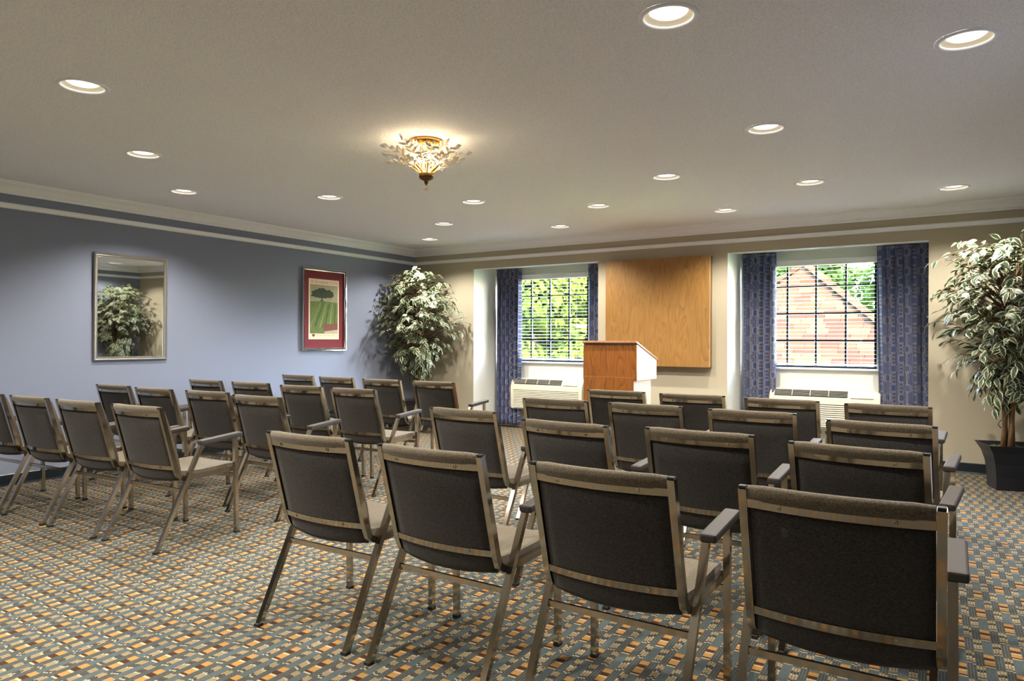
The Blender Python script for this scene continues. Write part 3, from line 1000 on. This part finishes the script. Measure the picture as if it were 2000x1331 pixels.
# ------------------------------------------------------------------ lectern
def lectern():
    x0, x1, yf = 3.246, 3.818, -1.20
    cx_ = (x0 + x1) / 2
    o = thing('lectern', (cx_, yf, 0), 'reddish oak lectern with sloping top, standing before the oak wall panel', 'lectern')
    hw = (x1 - x0) / 2
    dp = 0.56
    # pedestal
    MB().box((-0.004, -0.012, 0.415), (2 * hw - 0.040, 0.020, 0.822), bevel=0.001).build('pedestal_front', M['lectern_wood'], o)
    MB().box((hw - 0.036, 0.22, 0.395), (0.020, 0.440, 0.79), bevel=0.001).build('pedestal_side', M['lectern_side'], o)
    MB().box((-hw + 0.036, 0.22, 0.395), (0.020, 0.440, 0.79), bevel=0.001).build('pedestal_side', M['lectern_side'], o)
    MB().box((0, 0.20, 0.05), (2 * hw - 0.10, 0.36, 0.018)).build('pedestal_shelf', M['lectern_wood'], o)
    # reading box
    MB().box((0, 0.010, 0.970), (2 * hw, 0.018, 0.350), bevel=0.001).build('box_front', M['lectern_wood'], o)
    for s in (-1, 1):
        xs_ = s * (hw - 0.010)
        prof = [(0.0195, 0.795), (dp - 0.03, 0.795), (dp - 0.03, 0.985), (0.0195, 1.146)]
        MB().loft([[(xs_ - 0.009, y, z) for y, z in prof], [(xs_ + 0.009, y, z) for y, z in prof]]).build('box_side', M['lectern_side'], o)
    MB().box((0, 0.29, 0.803), (2 * hw - 0.042, 0.50, 0.016)).build('box_floor', M['lectern_wood'], o)
    sl = math.atan2(0.985 - 1.146, dp - 0.05)
    L_ = math.hypot(dp + 0.02, 0.17)
    MB().box((0, 0.268, 1.082), (2 * hw + 0.012, L_, 0.020), rot=Matrix.Rotation(sl, 4, 'X'), bevel=0.001).build('reading_top', M['lectern_wood'], o)
    MB().box((0, 0.535, 1.012), (2 * hw - 0.02, 0.014, 0.022), rot=Matrix.Rotation(sl, 4, 'X'), bevel=0.001).build('book_stop', M['lectern_wood'], o)
lectern()

# ------------------------------------------------------------------ chairs
def ypost(z):
    return 0.095 * (0.80 - z) / 0.355
def make_chair():
    o = bpy.data.objects.new('stacking_armchair', None)
    o.empty_display_size = 0.1
    col.objects.link(o)
    bow = lambda x: 0.030 * (1 - (x / 0.207) ** 2)
    # side frames: back post curving into the seat rail
    path = [(ypost(0.797), 0.797), (ypost(0.60), 0.60), (ypost(0.45), 0.45), (0.103, 0.425), (0.112, 0.405), (0.128, 0.392), (0.150, 0.385), (0.20, 0.384), (0.36, 0.387), (0.505, 0.390)]
    for s in (-1, 1):
        fr = MB().flat_sweep(path, s * 0.2235, 0.021, 0.025).build('side_frame', M['steel'], o)
        MB().box((s * 0.2235, ypost(0.797) - 0.0005, 0.7995), (0.019, 0.023, 0.006)).build('end_cap', M['black_rubber'], fr)
    for s in (-1, 1):
        lg = MB().flat_sweep([(-0.030, 0.008), (0.245, 0.568)], s * 0.2465, 0.023, 0.022).build('leg', M['steel'], o)
        MB().box((s * 0.2465, -0.034, 0.006), (0.026, 0.027, 0.012)).build('foot', M['black_rubber'], lg)
        lg = MB().flat_sweep([(0.488, 0.008), (0.476, 0.588)], s * 0.2465, 0.023, 0.022).build('leg', M['steel'], o)
        MB().box((s * 0.2465, 0.488, 0.006), (0.026, 0.027, 0.012)).build('foot', M['black_rubber'], lg)
        MB().flat_sweep([(0.238, 0.566), (0.486, 0.586)], s * 0.2465, 0.020, 0.010).build('arm_rail', M['steel'], o)
        MB().box((s * 0.256, 0.366, 0.592), (0.052, 0.282, 0.028), rot=Matrix.Rotation(math.atan2(0.020, 0.248), 4, 'X'), bevel=0.007).build('arm_pad', M['arm_pad'], o)
    MB().box((0, 0.124, 0.318), (0.472, 0.012, 0.020)).build('stretcher', M['steel'], o)
    MB().box((0, 0.481, 0.352), (0.472, 0.012, 0.020)).build('stretcher', M['steel'], o)
    NX = 10
    # charcoal shell at the rear of the back
    loops = []
    for i in range(NX + 1):
        x = -0.2115 + 0.423 * i / NX
        w_ = bow(x * 0.97)
        rear = [(0.748, -0.002), (0.66, -0.002), (0.56, -0.002), (0.46, -0.002), (0.420, 0.000), (0.394, 0.004), (0.374, 0.018)]
        loop = [(x, ypost(max(z, 0.40)) + dy - w_, z - 0.012 * (w_ / 0.03) * (1 if z < 0.43 else 0)) for z, dy in rear]
        loop += [(x, p[1] + 0.010, p[2] + (0.006 if k == 0 else 0)) for k, p in enumerate(reversed(loop))]
        loops.append(loop)
    MB().loft(loops).build('back_panel', M['charcoal'], o, smooth=True)
    # padded tweed backrest with a roll over the top
    loops = []
    for i in range(NX + 1):
        x = -0.2115 + 0.423 * i / NX
        w_ = bow(x * 0.97)
        e = 1.0 if 0 < i < NX else 0.80
        pr = [(0.43, 0.050), (0.52, 0.056), (0.62, 0.054), (0.72, 0.048), (0.775, 0.040), (0.796, 0.030), (0.806, 0.014), (0.806, 0.000), (0.798, -0.010), (0.784, -0.014), (0.762, -0.0105), (0.750, -0.004), (0.746, 0.009), (0.62, 0.009), (0.43, 0.009)]
        loops.append([(x, ypost(z) + dy * e - w_, 0.6 + (z - 0.6) * (0.985 if e < 1 else 1.0)) for z, dy in pr])
    bk = MB().loft(loops).build('backrest', M['tweed'], o, smooth=True)
    smooth_angle(bk.data, 60)
    # tweed seat
    loops = []
    for i in range(NX + 1):
        x = -0.2115 + 0.423 * i / NX
        q = 1 - (x / 0.2115) ** 2
        pr = [(0.118, 0.446), (0.150, 0.430), (0.25, 0.420), (0.36, 0.424), (0.45, 0.430), (0.505, 0.428), (0.532, 0.415), (0.538, 0.396), (0.522, 0.380), (0.40, 0.374), (0.25, 0.368), (0.16, 0.370), (0.124, 0.380), (0.114, 0.400), (0.112, 0.425)]
        lp = []
        for y, z in pr:
            top = z > 0.41
            yy = y - (0.022 * q if y < 0.16 else 0.0)
            zz = z - (0.020 * q if not top else 0.006 * q) + (0.0 if top else 0.008)
            if i in (0, NX):
                zz = 0.40 + (zz - 0.40) * 0.82
            lp.append((x, yy, zz))
        loops.append(lp)
    st = MB().loft(loops).build('seat', M['tweed'], o, smooth=True)
    smooth_angle(st.data, 60)
    # curved cross bars with two bolts each
    for z in (0.757, 0.450):
        loops = []
        for i in range(NX + 1):
            x = -0.214 + 0.428 * i / NX
            y = ypost(z) - 0.0075 - bow(x * 0.965)
            t = 0.355 / math.hypot(0.355, 0.095)
            loops.append([(x, y - 0.0035 - 0.003, z + 0.0115), (x, y + 0.0035 - 0.003, z + 0.0115), (x, y + 0.0035 + 0.003, z - 0.0115), (x, y - 0.0035 + 0.003, z - 0.0115)])
        br = MB().loft(loops).build('cross_bar', M['steel'], o)
        for p in br.data.polygons:
            p.use_smooth = True
        smooth_angle(br.data, 40)
        for xb in (-0.130, 0.130):
            y = ypost(z) - 0.0075 - bow(xb * 0.965) - 0.0035
            bolt = MB()
            bolt.add([(xb + r * math.cos(2 * math.pi * j / 10), y - d, z + r * math.sin(2 * math.pi * j / 10)) for r, d in ((0.0075, 0.0), (0.0065, 0.0025), (0.004, 0.0028), (0.0035, 0.0012)) for j in range(10)],
                     [(i * 10 + j, i * 10 + (j + 1) % 10, (i + 1) * 10 + (j + 1) % 10, (i + 1) * 10 + j) for i in range(3) for j in range(10)] + [tuple(30 + j for j in range(10))])
            bolt.build('bolt', M['steel'], br)
    return o

CHAIRS = {
 'A': [(4.245, -5.603, 1.0), (4.870, -5.612, -0.5), (5.530, -5.625, 0.0), (6.172, -5.625, 0.6)],
 'B': [(4.141, -4.432, -2.5), (4.880, -4.641, -3.5), (5.499, -4.600, -1.0), (6.115, -4.721, -6.0)],
 'C': [(4.233, -3.565, 1.5), (4.847, -3.564, 0.0), (5.478, -3.607, 0.0), (6.116, -3.824, -5.0)],
 'D': [(4.238, -2.620, 1.5), (4.834, -2.649, 2.5), (5.449, -2.707, -0.5), (6.067, -2.771, -2.5)],
 'E': [(0.722, -5.385, 2.0), (1.301, -5.360, 2.0), (1.876, -5.336, 2.0), (2.474, -5.306, 2.4)],
 'F': [(0.560, -4.434, 2.0), (1.187, -4.455, 1.5), (1.808, -4.415, 3.0), (2.458, -4.483, 2.0)],
 'G': [(0.525, -3.573, 1.0), (1.164, -3.562, 3.4), (1.875, -3.607, 3.4), (2.470, -3.607, 1.5)],
 'H': [(0.500, -2.474, 1.0), (1.127, -2.520, 1.1), (1.769, -2.546, 2.5), (2.391, -2.527, 2.0)]}
ROW = {'A': 'rear row of the right-hand block', 'B': 'second row from the rear, right-hand block', 'C': 'third row from the rear, right-hand block', 'D': 'front row of the right-hand block',
       'E': 'rear row of the left-hand block', 'F': 'second row from the rear, left-hand block', 'G': 'third row from the rear, left-hand block', 'H': 'front row of the left-hand block'}
POS = ['leftmost', 'second from left', 'third from left', 'rightmost']
chair0 = make_chair()
first = True
for k, rows in CHAIRS.items():
    for i, (x, y, a) in enumerate(rows):
        o = chair0 if first else copy_tree(chair0)
        first = False
        o.location = (x, y, 0)
        o.rotation_euler = (0, 0, R(a))
        tag(o, 'grey tweed armchair, %s in the %s' % (POS[i], ROW[k]), 'chair', 'stacking armchairs in rows')

# ------------------------------------------------------------------ potted ficus trees
def leaf_mesh(name, L_, w_, curl, fold):
    b_ = MB()
    st = [(0.0, 0.06), (0.15, 0.62), (0.35, 1.0), (0.58, 0.88), (0.78, 0.50), (0.90, 0.16), (1.0, 0.02)]
    uv = []
    for t, k in st:
        for s in (-1, 0, 1):
            b_.v.append((s * w_ / 2 * k, t * L_, -curl * t * t * L_ + (fold * w_ * k * 0.5 if s else 0.0)))
            uv.append((0.5 + 0.5 * s, t))
    for i in range(len(st) - 1):
        for j in range(2):
            a = i * 3 + j
            b_.f.append((a, a + 1, a + 4, a + 3))
    b_.uv = uv
    return b_.mesh(name, M['ficus_leaf'], smooth=True)

def ficus(loc, rz, prof, label, seed, n_twigs, bounds, pot_top, pot_h, off=(0.0, 0.0)):
    rnd = random.Random(seed)
    o = thing('potted_ficus', (loc[0], loc[1], 0), label, 'plant', 'artificial ficus trees')
    # square planter, sides curving out to a wide rim
    hs = pot_top / 2
    pr = [(hs * 0.60, 0.0), (hs * 0.615, pot_h * 0.30), (hs * 0.67, pot_h * 0.58), (hs * 0.79, pot_h * 0.82), (hs * 0.97, pot_h * 0.985), (hs, pot_h), (hs * 0.94, pot_h), (hs * 0.84, pot_h * 0.88), (hs * 0.80, pot_h * 0.82)]
    c_, s_ = math.cos(rz), math.sin(rz)
    def sqr(r, z):
        return [(c_ * x - s_ * y, s_ * x + c_ * y, z) for x, y in ((-r, -r), (r, -r), (r, r), (-r, r))]
    pot = MB().loft([sqr(r, z) for r, z in pr]).build('planter', M['pot'], o)
    g = MB()
    n = 12
    r = hs * 0.84
    for i in range(n + 1):
        for j in range(n + 1):
            x, y = -r + 2 * r * i / n, -r + 2 * r * j / n
            g.v.append((c_ * x - s_ * y, s_ * x + c_ * y, pot_h * 0.90 + rnd.uniform(-0.008, 0.014)))
    for i in range(n):
        for j in range(n):
            a = i * (n + 1) + j
            g.f.append((a, a + 1, a + n + 2, a + n + 1))
    g.build('moss', M['moss'], o)
    def rad(z):
        for (z0, r0), (z1, r1) in zip(prof, prof[1:]):
            if z0 <= z <= z1:
                return r0 + (r1 - r0) * (z - z0) / (z1 - z0)
        return prof[0][1] if z < prof[0][0] else prof[-1][1]
    zt = prof[-1][0]
    trunks = []
    for k in range(4):
        a0 = 2 * math.pi * k / 4 + 0.4
        pts = []
        for q in range(10):
            t = q / 9
            z = pot_h * 0.86 + (zt - 0.30 - pot_h) * t
            a = a0 + 2.2 * t
            rr = 0.034 * (1 - 0.35 * t) + (0.10 * max(0, t - 0.65))
            pts.append(Vector((off[0] * t + rr * math.cos(a), off[1] * t + rr * math.sin(a), z)))
        MB().tube(pts, [0.021 * (1 - 0.6 * q / 9) for q in range(10)], 8).build('trunk', M['bark'], o, smooth=True)
        trunks.append(pts)
    vine = []
    for q in range(24):
        t = q / 23
        vine.append((0.055 * math.cos(9 * t) + 0.01 * math.sin(31 * t), 0.055 * math.sin(9 * t), pot_h * 0.9 + 0.55 * t))
    MB().tube(vine, 0.0035, 5).build('vine', M['bark'], o, smooth=True)
    variants = [leaf_mesh('leaf', 0.090, 0.046, 0.25, 0.12), leaf_mesh('leaf', 0.078, 0.042, 0.05, 0.2), leaf_mesh('leaf', 0.098, 0.044, 0.45, 0.1), leaf_mesh('leaf', 0.066, 0.036, 0.15, 0.22)]
    leaves = []
    br = MB()
    z_lo = prof[0][0]
    for k in range(n_twigs):
        z = z_lo + (zt - z_lo) * rnd.random() ** 0.85
        a = rnd.uniform(0, 2 * math.pi)
        rr = rad(z) * math.sqrt(rnd.uniform(0.25, 1.0))
        lobes = 1 + 0.13 * math.sin(3 * a + z * 5) + 0.10 * math.sin(5 * a - z * 9)
        end = Vector((off[0] + rr * lobes * math.cos(a), off[1] + rr * lobes * math.sin(a), z))
        tk = trunks[rnd.randrange(4)]
        zi = max(0.45, min(0.99, (z - 0.15 - pot_h) / (zt - 0.30 - pot_h)))
        st = tk[int(zi * 9)]
        mid = st.lerp(end, 0.55) + Vector((0, 0, 0.06 + 0.05 * rnd.random()))
        p0 = []
        for q in range(6):
            t = q / 5
            p = st * (1 - t) ** 2 + mid * 2 * t * (1 - t) + end * t * t
            p0.append(p)
        tip = end - mid
        tip = Vector((tip.x, tip.y, tip.z - 0.12)).normalized() * rnd.uniform(0.06, 0.12)
        p0.append(end + tip)
        def clampp(p):
            wx = loc[0] + p.x
            wy = loc[1] + p.y
            wx = min(max(wx, bounds[0]), bounds[1])
            wy = min(max(wy, bounds[2]), bounds[3])
            return Vector((wx - loc[0], wy - loc[1], p.z))
        p0 = [clampp(p) for p in p0]
        br.tube(p0, [0.0045 * (1 - 0.11 * q) for q in range(7)], 4, caps=False)
        nl = rnd.randint(6, 9)
        for q in range(nl):
            t = 0.45 + 0.55 * q / (nl - 1)
            f_ = t * 6
            i0 = min(5, int(f_))
            pos = p0[i0].lerp(p0[i0 + 1], f_ - i0)
            d = (p0[i0 + 1] - p0[i0])
            if d.length < 1e-4:
                continue
            d.normalize()
            out = Vector((pos.x - off[0], pos.y - off[1], 0))
            out = out.normalized() if out.length > 0.01 else Vector((1, 0, 0))
            sd = d.cross(Vector((0, 0, 1)))
            sd = sd.normalized() if sd.length > 0.01 else Vector((0, 1, 0))
            yv = (d * 0.6 + sd * (1 if q % 2 else -1) * rnd.uniform(0.4, 1.0) + out * 0.35 + Vector((0, 0, rnd.uniform(-0.95, 0.15)))).normalized()
            nrm = (Vector((0, 0, 1)) * rnd.uniform(0.5, 1.0) + out * rnd.uniform(0.4, 1.3) + Vector((rnd.uniform(-0.4, 0.4), rnd.uniform(-0.4, 0.4), 0)))
            xv = yv.cross(nrm).normalized()
            zv = xv.cross(yv)
            end_p = pos + yv * 0.09
            if not (bounds[0] - 0.01 < loc[0] + end_p.x < bounds[1] + 0.01 and bounds[2] - 0.01 < loc[1] + end_p.y < bounds[3] + 0.01):
                continue
            mtx = Matrix.Translation(pos) @ Matrix((xv, yv, zv)).transposed().to_4x4() @ Matrix.Scale(rnd.uniform(0.8, 1.15), 4)
            leaves.append((mtx, rnd.randrange(4)))
    br.build('branches', M['bark'], o, smooth=True)
    base = Vector((loc[0], loc[1], 0))
    leaves.sort(key=lambda e: ((e[0].translation + base) - CAM).length - 0.0 * e[1])
    for mtx, v in leaves[:300]:
        lf = link(bpy.data.objects.new('leaf', variants[v]), o)
        lf.matrix_local = mtx
    rest = MB()
    ruv = []
    for mtx, v in leaves[300:]:
        me_ = variants[v]
        b0 = len(rest.v)
        rest.v += [tuple(mtx @ q.co) for q in me_.vertices]
        rest.f += [tuple(i + b0 for i in p.vertices) for p in me_.polygons]
        u_ = [None] * len(me_.vertices)
        ul = me_.uv_layers[0].data
        for lp in me_.loops:
            u_[lp.vertex_index] = tuple(ul[lp.index].uv)
        ruv += u_
    rest.uv = ruv
    fo = rest.build('foliage', M['ficus_leaf'], o, smooth=True)
    fo['kind'] = 'stuff'
ficus((6.765, -0.60), R(15), [(0.72, 0.18), (0.95, 0.26), (1.12, 0.40), (1.35, 0.48), (1.58, 0.53), (1.80, 0.48), (1.95, 0.36), (2.06, 0.20)],
      'tall variegated ficus in a black square planter beside the right window', 21, 300, (6.0, 6.93, -1.25, -0.05), 0.37, 0.36, (0.02, 0.10))
ficus((0.42, -0.42), R(45), [(0.74, 0.10), (0.92, 0.24), (1.15, 0.42), (1.45, 0.52), (1.70, 0.50), (1.90, 0.42), (2.04, 0.26), (2.10, 0.14)],
      'variegated ficus tree in the far corner between the poster and left window', 22, 300, (0.05, 1.1, -1.1, -0.05), 0.40, 0.40, (0.0, 0.0))

# ------------------------------------------------------------------ outdoors
struct(MB().quad((-60, 1.2, -3.6), (60, 1.2, -3.6), (60, 90, -3.6), (-60, 90, -3.6)).build('ground', M['grass']))

def house():
    ax, ay, az = 3.55, 9.0, 2.886
    half, drop = 4.4, 4.4 * 0.84
    o = thing('neighbouring_house', (ax, ay, -3.6), 'neighbouring building with a tan shingled hip roof outside the right window', 'building')
    zb = az - drop + 3.6
    MB().box((0, 0, zb / 2), (2 * half - 0.8, 2 * half - 0.8, zb)).build('walls', M['stucco'], o)
    A = Vector((0, 0, az + 3.6))
    cs = [Vector((-half, -half, zb)), Vector((half, -half, zb)), Vector((half, half, zb)), Vector((-half, half, zb))]
    b_ = MB().add([A] + cs, [(0, 1, 2), (0, 2, 3), (0, 3, 4), (0, 4, 1), (1, 2, 3, 4)])
    roof = b_.build('roof', M['roof_base'], o)
    # shingles on the slope that faces the windows
    slope = Vector((0, -1, -0.84)).normalized()
    nrm = Vector((0, -0.84, 1)).normalized()
    rnd = random.Random(9)
    ex = 0.150
    ms = []
    wd = (0.30, 0.36, 0.42)
    for w_ in wd:
        for mt in M['shingle']:
            ms.append((w_, MB().box((0, 0, 0), (w_ - 0.008, 0.19, 0.012)).mesh('shingle', mt)))
    ang = math.atan2(slope.z, -slope.y)
    rotm = Matrix.Rotation(-ang, 4, 'X')
    # local frame: x across, y up the slope, z normal
    Mx = Matrix((Vector((1, 0, 0)), -slope, nrm)).transposed().to_4x4()
    count = 0
    for k in range(1, 26):
        s_ = ex * k
        hy = s_ * abs(slope.y)
        xl, xr = max(-hy, -1.35), min(hy, 1.75)
        x = xl + rnd.uniform(-0.25, 0.0)
        while x < xr:
            w_, me_ = rnd.choice(ms)
            c = x + w_ / 2
            x += w_
            if abs(c) + w_ * 0.30 > hy or count >= 300:
                continue
            sh = link(bpy.data.objects.new('shingle', me_), roof)
            pos = A + slope * (s_ - 0.03) + nrm * (0.012 + rnd.uniform(0, 0.005)) + Vector((c, 0, 0))
            sh.matrix_local = Matrix.Translation(pos) @ Mx @ Matrix.Rotation(R(3.2), 4, 'X')
            count += 1
    for sx in (-1, 1):
        d = (Vector((sx * half, -half, zb)) - A).normalized()
        for k in range(26):
            c = A + d * (0.12 + 0.20 * k) + Vector((0, 0, 0.030))
            zax = Vector((sx * 0.30, -0.30, 1)).normalized()
            yax = d
            xax = yax.cross(zax).normalized()
            zax = xax.cross(yax)
            hc = MB().box((0, 0, 0), (0.24, 0.24, 0.014)).build('hip_cap', M['shingle'][k % 3], roof)
            hc.matrix_local = Matrix.Translation(c) @ Matrix((xax, yax, zax)).transposed().to_4x4()
house()

def tree(x, y, zc, rx, rz_, mat, label, seed, n=21000, leaf=0.23):
    rnd = random.Random(seed)
    zg = -3.6
    o = thing('leafy_tree', (x, y, zg), label, 'tree', 'trees outside the windows')
    MB().tube([(0, 0, 0), (0.1, 0, (zc - zg) * 0.5), (0.0, 0.1, zc - zg), (0.1, 0.0, zc - zg + rz_ * 0.6)], [0.28, 0.22, 0.15, 0.05], 8).build('trunk', M['tree_bark'], o, smooth=True)
    blobs = []
    for k in range(26):
        a = rnd.uniform(0, 2 * math.pi)
        u = rnd.uniform(-1, 1)
        r = rnd.uniform(0.45, 0.85)
        s_ = math.sqrt(1 - u * u)
        blobs.append((Vector((rx * r * s_ * math.cos(a), rx * r * s_ * math.sin(a), zc - zg + rz_ * r * u)), rnd.uniform(0.28, 0.45) * rx))
    b_ = MB()
    for k in range(n):
        c, br_ = blobs[rnd.randrange(len(blobs))]
        d = Vector((rnd.gauss(0, 1), rnd.gauss(0, 1), rnd.gauss(0, 1))).normalized()
        p = c + d * br_ * rnd.uniform(0.75, 1.05)
        if p.z < 1.0:
            continue
        nv = (d + Vector((rnd.uniform(-0.7, 0.7), rnd.uniform(-0.7, 0.7), rnd.uniform(-0.3, 0.9)))).normalized()
        t = nv.cross(Vector((rnd.uniform(-1, 1), rnd.uniform(-1, 1), rnd.uniform(-1, 1))))
        if t.length < 0.05:
            continue
        t.normalize()
        q = nv.cross(t)
        s_ = leaf * rnd.uniform(0.6, 1.2)
        i0 = len(b_.v)
        b_.v += [tuple(p - t * s_ * 0.6), tuple(p + q * s_ * 0.33), tuple(p + t * s_ * 0.6), tuple(p - q * s_ * 0.33)]
        b_.f.append((i0, i0 + 1, i0 + 2, i0 + 3))
    me_ = bpy.data.meshes.new('foliage')
    me_.from_pydata(b_.v, [], b_.f)
    me_.materials.append(mat)
    fo = link(bpy.data.objects.new('foliage', me_), o)
    fo['kind'] = 'stuff'
    return o
tree(-2.9, 8.0, 1.6, 2.0, 2.9, M['tree_leaf_a'], 'sunlit yellow-green tree filling the left side of the left window', 31)
tree(-3.9, 14.2, 2.6, 2.7, 3.6, M['tree_leaf_b'], 'darker green tree at the right side of the left window', 32)
tree(-8.7, 12.0, 2.2, 2.6, 4.2, M['tree_leaf_a'], 'green tree standing farthest left behind the left window', 33)
tree(-9.8, 19.2, 1.4, 2.6, 3.6, M['tree_leaf_b'], 'low green tree showing at the lower left of the left window', 38)
tree(7.2, 17.0, 2.4, 2.8, 3.8, M['tree_leaf_b'], 'broad green tree behind the roof at the right of the right window', 34)
tree(1.2, 20.0, 2.6, 2.6, 3.8, M['tree_leaf_b'], 'green tree behind the roof peak, centre of the right window', 35)
tree(6.4, 26.0, 3.0, 3.2, 4.4, M['tree_leaf_a'], 'yellow-green tree farthest behind the roof in the right window', 37)
tree(-4.6, 22.5, 2.4, 2.6, 4.0, M['tree_leaf_b'], 'green tree left of the roof peak in the right window', 36)

def street_lamp():
    o = thing('street_lamp', (0.63, 3.6, -3.6), 'white street lamp head among the trees outside the left window', 'street lamp')
    x, z = 0.0, 5.045
    MB().tube([(0.9, 0, 0), (0.9, 0, z - 0.35), (0.80, 0, z - 0.10), (0.55, 0, z), (0.15, 0, z)], [0.06, 0.05, 0.03, 0.025, 0.022], 8).build('pole', M['vent_grey'], o, smooth=True)
    MB().lathe([(0.01, -0.018), (0.065, -0.015), (0.078, 0.0), (0.055, 0.022), (0.01, 0.032)], 14, c=(0.10, 0, z)).build('lamp_head', M['white_plastic'], o, smooth=True)
street_lamp()
